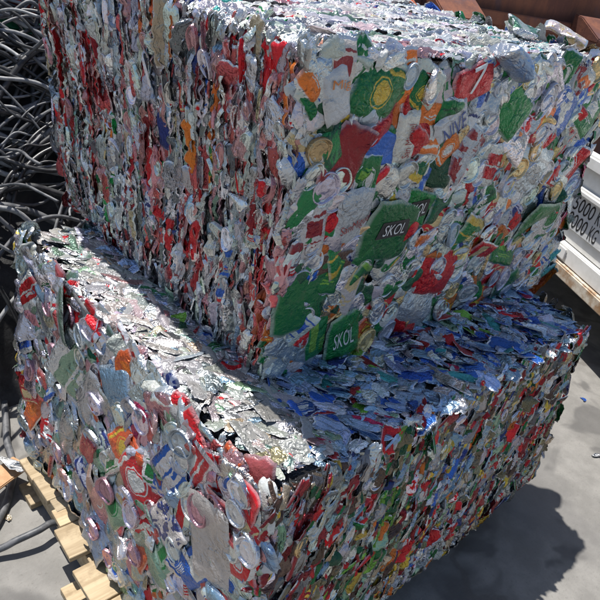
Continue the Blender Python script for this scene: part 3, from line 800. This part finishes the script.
# top of the lower bale, mostly under the upper one
WLT = dict(blue=18, navy=4, mblue=28, sky=32, silver=14, grey=4, dred=4, crim=2, red=2, mgreen=3, dgreen=2, lime=2, pale=12, paleg=6, teal=3)  # weighted to blue: sky reflection put into the can colours, plus blue cans
free = lambda u, v: ~((u > .2) & (v > .34))
strips(pk, LT, 2200, .036, .065, D(-62), .7, WLT, None, .22, .05, (-.010, .006), folds=7, amp=.2, res=(9, 12), urange=(.12, .985), vrange=(.015, .985), keep=free, dome=.05, curl=.002, flat=2.0)
strips(pk, LT, 1600, .014, .05, D(-62), .4, WLT, None, .35, .05, (-.004, .006), folds=6, amp=.45, urange=(.12, .985), vrange=(.015, .985), keep=free, dome=.05, curl=.002, flat=2.0)
WLS = dict(silver=5, foil=50, greyf=6, pale=6, grey=20, tan=3, dgrey=2, pinkw=6, mpink=5, mgreen=5, mblue=3, red=2)  # sunlit strip has its own palette, without the painted sky blue
strips(pk, LT, 900, .04, .09, D(-75), .6, WLS, None, .13, .04, (-.008, .005), folds=7, amp=.16, res=(10, 14), urange=(.05, .15), vrange=(.065, .97), dome=.05, curl=.002, flat=0.0)
strips(pk, LT, 600, .014, .045, D(-70), .6, WLS, None, .3, .04, (-.003, .004), folds=6, amp=.3, urange=(.04, .15), vrange=(.04, .97), dome=.05, curl=.002, flat=0.0)
strips(pk, LX, 600, .03, .07, D(80), .5, WLR, None, .5, .15, (-.012, .012)); strips(pk, LB, 500, .035, .08, D(90), .5, WLL, None, .4, .12, (-.012, .012))
n = 16; edge_chips(pk, LL, rng.uniform(.02, .97, n), rng.uniform(.965, .985, n), pick(dict(bright=2, foil=6, silver=4, mgreen=2, pinkw=1), n), (.04, .06), (.06, .09), D(10))
n = 20; edge_chips(pk, LL, rng.uniform(.0, 1, n), rng.uniform(-.01, .02, n), pick(dict(silver=5, grey=4, mgreen=3, white=2, mblue=1), n), (.04, .06), (.06, .09))
n = 18; edge_chips(pk, LL, rng.uniform(.0, .02, n), rng.uniform(0, 1, n), pick(dict(silver=3, grey=4, green=2, red=3, blue=3, yellow=1), n), (.04, .06), (.06, .09))
n = 18; edge_chips(pk, LR, rng.uniform(.0, .02, n), rng.uniform(0, .95, n), pick(dict(silver=5, grey=4, red=3, white=2, olive=2), n), (.02, .035), (.05, .07))
n = 40; edge_chips(pk, LR, rng.uniform(.2, .99, n), rng.uniform(.975, .998, n), pick(dict(sky=4, mblue=4, silver=4, navy=2, green=1, red=1), n), (.02, .035), (.04, .06), D(20))
n = 40; edge_chips(pk, LR, rng.uniform(.0, 1, n), rng.uniform(-.01, .02, n), pick(dict(silver=4, olive=3, grey=4, white=3, tan=2, mblue=2), n), (.025, .04), (.04, .06), D(60))
tag(pk.build('packed_cans', lb), kind='stuff').location = tuple(-x for x in lb.location)

# ------------------------------------------------------------------ loose cans lying on top
def loose_can(loc, rot, W, L, cname, c2name, kind, label, lid=True, squash=.4):
    nu, nv = 28, 20
    th = np.linspace(0, 2 * np.pi, nu, endpoint=False); v = np.linspace(-1, 1, nv); v[1] = -.999; v[-2] = .999; v[2:-2] = np.linspace(-.998, .998, nv - 4)
    T, Vv = np.meshgrid(th, v, indexing='ij')
    r = W / 2 * np.where(np.abs(Vv) > .86, 1 - (np.abs(Vv) - .86) * 1.5, 1)
    r = r * np.where(np.abs(Vv) > .9995, .02, np.where(np.abs(Vv) > .9985, .5, 1))
    x = r * np.cos(T); z = r * np.sin(T) * squash; y = L / 2 * Vv
    for f in range(7):
        t2 = rng.uniform(0, 3.14); cc = rng.uniform(-.8, .8); am = rng.normal(0, .16)
        dd = np.cos(t2) * x / W * 2 + np.sin(t2) * y / L * 2 - cc; z = z + am * W * .5 * (np.sqrt(dd * dd + .003) - .4) * (1 - Vv ** 4)
        x = x * (1 + .05 * np.sin(4 * Vv + t2 * 3) * (1 - Vv ** 4))
    V = np.stack([x, y, z], -1).reshape(-1, 3)
    Q = [(i * nv + j, ((i + 1) % nu) * nv + j, ((i + 1) % nu) * nv + j + 1, i * nv + j + 1) for i in range(nu) for j in range(nv - 1)]
    uv = np.stack([np.sin(T).ravel(), Vv.ravel()], -1)
    root = empty('crushed_can', loc); root.rotation_euler = rot
    tag(root, label, 'crushed can')
    M = len(V)
    quads_mesh('can_body', V, np.array(Q), CAN, dict(col=('FLOAT_COLOR', np.tile(PAL[cname], (M, 1))), col2=('FLOAT_COLOR', np.tile((*PAL[c2name][:3], kind), (M, 1))), cuv=('FLOAT_VECTOR', np.concatenate([uv, np.full((M, 1), random.random())], 1))), root)
    for sg in (-1, 1):
        ll, luv = lid_local(1, W * .405, flat=[.98]); ll[..., 2] *= .5
        rot3 = np.array(Matrix.Rotation(-sg * math.pi / 2, 3, 'X')); loc3 = ll[0].copy()
        loc3[:, 1] *= squash * 1.1
        c = np.array(PAL['lid'])
        sheet_obj('lid', loc3, luv, LQ, c, np.array((*c[:3], -.6)), np.array((0, sg * L * .508, 0)), rot3, root)
loose_can((1.06, .235, 1.562), (.05, .06, D(-50)), .085, .15, 'dgreen', 'silver', .4, 'dark green flattened can lying loose on top of the upper bale', squash=.28)
loose_can((1.235, .19, 1.568), (.22, -.15, D(28)), .095, .14, 'pinkw', 'gold', .8, 'pale pink and gold crumpled can near the right end of the upper bale', squash=.3)
loose_can((.53, -.075, 1.535), (.5, .1, D(75)), .085, .095, 'sky', 'pale', .8, 'pale blue crumpled can hanging over the upper bale front edge', squash=.45)

# ------------------------------------------------------------------ ground
bm = bmesh.new(); bmesh.ops.create_grid(bm, x_segments=8, y_segments=8, size=150)
tag(bm_obj('ground', bm, GROUND), kind='structure')

for (x, y, cn, w_, l_) in ((1.62, -.12, 'silver', .03, .05), (1.5, .05, 'red', .025, .04), (1.75, -.33, 'grey', .02, .045), (-.42, .3, 'silver', .02, .03), (-.34, .62, 'tan', .02, .035), (1.9, .1, 'white', .025, .04), (1.42, -.62, 'grey', .02, .04), (2.1, -.1, 'blue', .02, .035)):
    loc, uv = chip_local(1, 10, 12, w_, l_, 9, .4, 0, 1.5, .0, .0, .25, .3)
    zmin = loc[0][:, 2].min(); loc[0][:, 2] -= zmin; ang = rng.uniform(0, 6.28)
    fr = np.array(Matrix.Rotation(ang, 3, 'Z'))
    o = sheet_obj('metal_scrap', loc[0], uv, grid_topology(10, 12), np.array(PAL[cn]), np.array((*PAL[cn][:3], 0)), np.array((x, y, .001)), fr, None)
    tag(o, 'small torn scrap of can metal lying on the concrete', 'metal scrap', 'scraps of can metal on the concrete')

# ------------------------------------------------------------------ pallet
pal = empty('wooden_pallet', (.5, .22, 0)); tag(pal, 'raw pine pallet sticking out beneath the lower bale', 'pallet')
def pal_part(name, x0, x1, y0, y1, z0, z1):
    bm = bmesh.new(); cx, cy, cz = (x0 + x1) / 2, (y0 + y1) / 2, (z0 + z1) / 2
    add_box(bm, x0 - cx, x1 - cx, y0 - cy, y1 - cy, z0 - cz, z1 - cz, .0012)
    o = bm_obj(name, bm, WOOD, pal); o.location = (cx - pal.location.x, cy - pal.location.y, cz); return o
for y, w, x0 in ((.675, .09, -.262), (.575, .095, -.258), (.490, .04, -.250), (.420, .055, -.262), (.325, .10, -.285), (.195, .115, -.296), (.075, .09, -.262), (-.03, .09, -.27), (-.14, .09, -.25)):
    o = pal_part('deck_board', x0, 1.10, y - w / 2 - .006, y + w / 2 + .006, .107, .1245)
    o.location.z += .0006 + .0013 * (int(round(y * 1000)) % 3); o.location.z += 0.0; o.rotation_euler[2] = rng.normal(0, .02)
    for dy in (-.22, .25):
        nb = bmesh.new(); bmesh.ops.create_cone(nb, cap_ends=True, segments=10, radius1=.0035, radius2=.003, depth=.003)
        nl = bm_obj('nail', nb, BLACKP, o); nl.location = (-.205 - (x0 + 1.10) / 2 + rng.normal(0, .006), dy * w + rng.normal(0, .004), .0125)
for x in (-.21, .45, 1.06): pal_part('stringer', x - .03, x + .03, -.18, .72, .024, .1045)
for y in (.66, .24, -.12): pal_part('bottom_board', -.315 if y == .24 else -.27, 1.09, y - .05, y + .05, .002, .0235)

# ------------------------------------------------------------------ things on the ground at the left
def cable(name, pts, r, mat, label, cat, group=None, n=40, seg=8):
    V, F = tube(smooth_path(pts, n), r, seg); c = np.array(V).mean(0); c[2] = 0
    o = mesh_obj(name, np.array(V) - c, F, mat); o.location = tuple(c)
    return tag(o, label, cat, group)
cable('hose', [(-.12, 1.34, .03), (-.145, 1.2, .022), (-.19, 1.05, .018), (-.228, .93, .016), (-.245, .84, .016), (-.285, .73, .016), (-.37, .61, .016), (-.5, .5, .016)], .012, GREYC, 'grey hose curving over the concrete from the cable heap past the pallet', 'hose', n=50)
cable('hose', [(-.19, .46, .03), (-.25, .485, .055), (-.30, .478, .06), (-.36, .485, .05), (-.42, .50, .03), (-.6, .55, .014)], .011, GREYC, 'grey hose arching off the ground beside the pallet boards', 'hose')
bm = bmesh.new(); add_box(bm, -.24, .05, -.035, .035, -.006, .006, .003)
o = bm_obj('broken_board', bm, CARD); o.location = (-.285, .735, .075); o.rotation_euler = (D(6), D(8), D(28)); tag(o, 'short brown broken board leaning on the pallet corner', 'board')
loc, uv = chip_local(1, 26, 30, .08, .12, 14, .22, 0, 1.5, .0, .0, .2, .3)
o = mesh_obj('plastic_scrap', loc[0], grid_topology(16, 18), PLASTIC); o.location = (-.262, .745, .105); o.rotation_euler = (.1, .1, D(40)); tag(o, 'crumpled white plastic scrap lying on the broken board', 'plastic scrap')
sm = o.modifiers.new('thickness', 'SOLIDIFY'); sm.thickness = .002

# ------------------------------------------------------------------ cable heap behind the bales
def heap_h(x, y):
    t = np.clip((y - 1.12) / 1.7, 0, 1); h = 1.75 * t ** .6
    h = h * np.clip((x + 1.6) / .6, 0, 1) * np.clip((2.6 - x) / .8, 0, 1) * np.clip((4.4 - y) / .9, 0, 1)
    return h + .05 * np.sin(x * 7 + y * 3) * (h > .05) + .04 * np.sin(y * 11 - x * 4) * (h > .05)
gx = np.linspace(-1.7, 2.7, 70); gy = np.linspace(1.05, 4.5, 60); GX, GY = np.meshgrid(gx, gy, indexing='ij')
V = np.stack([GX, GY, np.maximum(heap_h(GX, GY) - .10, -.02)], -1).reshape(-1, 3)
o = mesh_obj('scrap_rubber', V, grid_topology(70, 60), RUBBER); tag(o, 'black rubber scrap filling the inside of the cable heap', 'rubber scrap', kind='stuff')
mats = [(LGREYC, 'pale grey', 55), (GREYC, 'mid grey', 95), (DGREYC, 'black', 100)]
def heap_cable(mat, cname, label=None, kind=None, low=False):
    r = random.choice([.004, .005, .006, .006, .008, .008, .010, .013])
    x0 = random.uniform(-.1, .7); y0 = random.uniform(1.5, 2.9)
    if low: x0 = random.uniform(-.25, .3); y0 = random.uniform(1.22, 1.6)
    kind = kind or random.choice(['sweep', 'sweep', 'sweep', 'sweep', 'loop', 'stub'])
    pts = []
    if kind == 'sweep':
        th = random.gauss(-.15, .28); k = random.gauss(-.3, .5); ln = random.uniform(.5, 1.3)
        for t in np.linspace(-.5, .5, 9):
            a2 = th + k * t; x = x0 + ln * t * math.cos(a2); y = y0 + ln * t * math.sin(a2)
            pts.append((x, y, heap_h(x, y) + random.uniform(-.03, .03) + .03 + .1 * math.cos(3 * t)))
    elif kind == 'loop':
        R = random.uniform(.15, .32); ph = random.uniform(0, 6.28); tl = random.uniform(.5, .95)
        for t in np.linspace(0, random.uniform(4, 6.6), 14):
            dx, dw = R * math.cos(t + ph), R * math.sin(t + ph) * random.uniform(.95, 1.05)
            x, y = x0 + dx, y0 + dw * math.cos(tl); pts.append((x, y, heap_h(x0, y0) + dw * math.sin(tl) + .05 + .01 * t))
    else:
        th = random.uniform(0, 6.28); ln = random.uniform(.2, .45); up = random.uniform(-.1, .35)
        for t in np.linspace(0, 1, 6):
            x = x0 + ln * t * math.cos(th) + .03 * math.sin(5 * t); y = y0 + ln * t * math.sin(th); pts.append((x, y, heap_h(x0, y0) + .03 + up * t * (1.6 - t)))
    return cable('scrap_cable', pts, r, mat, label or f'{cname} cable tangled in the heap behind the bales', 'cable', f'{cname} cables in the scrap heap', n=46, seg=7)
for mat, cname, cnt in mats:
    for _ in range(cnt): heap_cable(mat, cname)
for k in range(26): heap_cable(*mats[k % 3][:2], low=True, kind=['stub', 'sweep'][k % 2])
for k in range(6):
    z0 = 1.255 - .014 * k
    cable('scrap_cable', [(-.08, 1.84, z0 + .07 - .008 * k), (.08, 1.88, z0 + .03), (.2, 1.90, z0 - .015), (.31, 1.93, z0 - .05 + .006 * k), (.42, 1.98, z0 - .09)], random.choice([.007, .010]), GREENC, 'green cable strung across the upper part of the cable heap', 'cable', 'green cables in the scrap heap', n=30)
for k in range(4):
    z0 = 1.318 - .012 * k
    cable('scrap_cable', [(-.08, 1.86, z0 + .03), (.1, 1.91, z0), (.24, 1.95, z0 - .03), (.4, 2.02, z0 - .10)], .008, REDC, 'dull red cable along the top of the cable heap', 'cable', 'red cables in the scrap heap', n=30)

# ------------------------------------------------------------------ rusty skip
t = Vector((.95, -.31, 0)).normalized(); nrm = Vector((-t.y * -1, -t.x, 0)); nrm = Vector((t.y, -t.x, 0))
rz = math.atan2(t.y, t.x)
sk = empty('scrap_skip', (3.62, 2.38, 0), rz); tag(sk, 'big rusty brown steel skip standing behind the bales', 'skip')
def part(name, boxes, mat, parent, bev=.006):
    bm = bmesh.new()
    for bx in boxes: add_box(bm, *bx, bev)
    return bm_obj(name, bm, mat, parent)
part('side_wall', [(-2.6, 4.6, .0, .05, .12, 1.80)], RUST, sk)
part('end_wall', [(-2.6, -2.55, .052, 2.2, .12, 1.80), (4.55, 4.6, .052, 2.2, .12, 1.80)], RUST, sk)
part('back_wall', [(-2.6, 4.6, 2.203, 2.25, .12, 1.80)], RUST, sk)
part('skip_floor', [(-2.5, 4.5, .06, 2.19, .12, .18)], RUST, sk)
part('top_rail', [(-2.66, 4.66, -.05, .06, 1.802, 1.88)], RUST, sk)
part('side_rail', [(-2.62, 4.62, -.11, -.003, 1.36, 1.455)], RUST, sk)
part('skid', [(-2.5, 4.5, .2, .35, .0, .118), (-2.5, 4.5, 1.9, 2.05, 0, .118)], RUST, sk)
for x in (-2.2, -1.4, -.5, .35, 1.85, 3.0, 4.2): part('rib', [(x - .05, x + .05, -.06, -.003, .14, 1.357)], RUST, sk)
for x in (-.16, 1.32, 3.0):  # added wedges, sloped out past the wall shade to show as sunlit patches
    bm = bmesh.new(); pr = [(-.113, 1.37), (-.44, 1.36), (-.44, 1.395), (-.20, 1.52), (-.113, 1.53)]
    vs = [[bm.verts.new((x + dx, y, z)) for y, z in pr] for dx in (-.17, .22)]
    bm.faces.new(vs[0][::-1]); bm.faces.new(vs[1])
    for i in range(5): bm.faces.new((vs[0][i], vs[0][(i + 1) % 5], vs[1][(i + 1) % 5], vs[1][i]))
    bmesh.ops.recalc_face_normals(bm, faces=bm.faces); bmesh.ops.bevel(bm, geom=list(bm.edges), offset=.008, segments=2, affect='EDGES')
    bm_obj('sun_catch_wedge', bm, RUST, sk)

# ------------------------------------------------------------------ white trailer at the right
dv = Vector((-.52, -.855, 0)).normalized(); rz = math.atan2(dv.y, dv.x)      # local x = reading direction, local -y = outward
tr = empty('flatbed_trailer', (2.62, .382, 0), rz); tag(tr, 'white rust stained trailer with a stencilled weight plate behind the bales', 'trailer')
part('side_panel', [(-1.25, 2.4, .0, .05, .47, .955)], WHITEP, tr)
part('panel_rib', [(-1.27, 2.42, -.045, -.003, .885, .96), (-1.27, 2.42, -.05, -.003, .745, .785)], WHITEP, tr, .012)
part('lower_panel', [(-1.25, 2.4, -.03, .02, .375, .466)], WHITEP, tr, .006)
part('chassis_rail', [(-1.2, 2.35, -.055, .06, .30, .372)], RUSTYWHITE, tr, .008)
part('bed', [(-1.2, 2.35, .063, 1.9, .5, .58)], WHITEP, tr)
part('far_panel', [(-1.25, 2.4, 1.903, 1.95, .47, .955)], WHITEP, tr)
pl = part('weight_plate', [(-.75, .6, -.012, -.003, .548, .738)], simple('plate_white', (.62, .63, .63), (.72, .72, .71), 10, (.3, .5), third=((.38, .33, .27), .6)), tr, .003)
for s, zc, x0, x1 in (('15000', .692, -.225, .0), ('KG', .692, .028, .105), ('9000', .600, -.19, -.012), ('KG', .600, .016, .09)):
    bm = text_mesh(s, .12, .0)
    for v in bm.verts: v.co = Vector(((x0 + x1) / 2 + v.co.x * (x1 - x0), -.0135, zc + v.co.y * .08))
    bm_obj('lettering', bm, BLACKP, pl)
bm = bmesh.new()
V, F = tube(smooth_path([(-.16, -.035, .462), (-.16, -.075, .455), (-.15, -.085, .43), (-.165, -.08, .40), (-.16, -.05, .385)], 18), .012, 8)
mesh_obj('latch', V, F, WHITEP, tr)
part('latch_plate', [(-.24, -.06, -.042, -.033, .39, .455)], WHITEP, tr, .004)
for x in (-.85, 1.6):
    for y in (.35, 1.6):
        bm = bmesh.new(); bmesh.ops.create_cone(bm, cap_ends=True, segments=36, radius1=.26, radius2=.26, depth=.2, matrix=Matrix.Rotation(math.pi / 2, 4, 'X'))
        bmesh.ops.bevel(bm, geom=[e for e in bm.edges if len(e.link_faces) == 2 and e.calc_face_angle() > 1], offset=.03, segments=3, affect='EDGES')
        w = bm_obj('wheel', bm, TYRE, tr, False); w.location = (x, y, .26)
        bm = bmesh.new(); bmesh.ops.create_cone(bm, cap_ends=True, segments=24, radius1=.14, radius2=.11, depth=.03, matrix=Matrix.Translation((0, -.11, 0)) @ Matrix.Rotation(math.pi / 2, 4, 'X'))
        bm_obj('rim', bm, WHITEP, w)
    part('axle', [(x - .04, x + .04, .4, 1.55, .22, .3)], BLACKP, tr)
    part('axle_bracket', [(x - .06, x + .06, .5, .56, .302, .5), (x - .06, x + .06, 1.38, 1.44, .302, .5)], BLACKP, tr)

# ------------------------------------------------------------------ light, camera
SUN = Vector((.085, -.50, -1.54)).normalized()
w = bpy.data.worlds.new('World'); scn.world = w; w.use_nodes = True
sky = w.node_tree.nodes.new('ShaderNodeTexSky'); sky.sky_type = 'NISHITA'; sky.sun_disc = False
el = math.asin(-SUN.z); az = math.atan2(-SUN.x, -SUN.y)
sky.sun_elevation = el; sky.sun_rotation = az
bg = w.node_tree.nodes['Background']; bg.inputs['Strength'].default_value = .072
w.node_tree.links.new(sky.outputs[0], bg.inputs[0])
L = bpy.data.lights.new('sun', 'SUN'); L.energy = 3.7; L.angle = D(.53); L.color = (1, .965, .91)
so = link(bpy.data.objects.new('sun', L)); so.rotation_euler = SUN.to_track_quat('-Z', 'Y').to_euler(); so.location = (0, 4, 8)

cam = bpy.data.cameras.new('camera'); co = link(bpy.data.objects.new('camera', cam))
co.location = (-0.77106419, -0.82888361, 1.68815386); co.rotation_euler = (1.0526183779984948, -0.169023937400645, -0.7181862089336701)
cam.sensor_width = 36; cam.lens = 1.06165 * 36; cam.clip_start = .02; cam.clip_end = 1000
scn.camera = co
scn.view_settings.view_transform = 'Standard'; scn.view_settings.look = 'None'; scn.view_settings.gamma = 1; scn.view_settings.use_curve_mapping = False
scn.view_settings.exposure = .85
scn.render.resolution_x = scn.render.resolution_y = 1024
scn.cycles.use_denoising = True
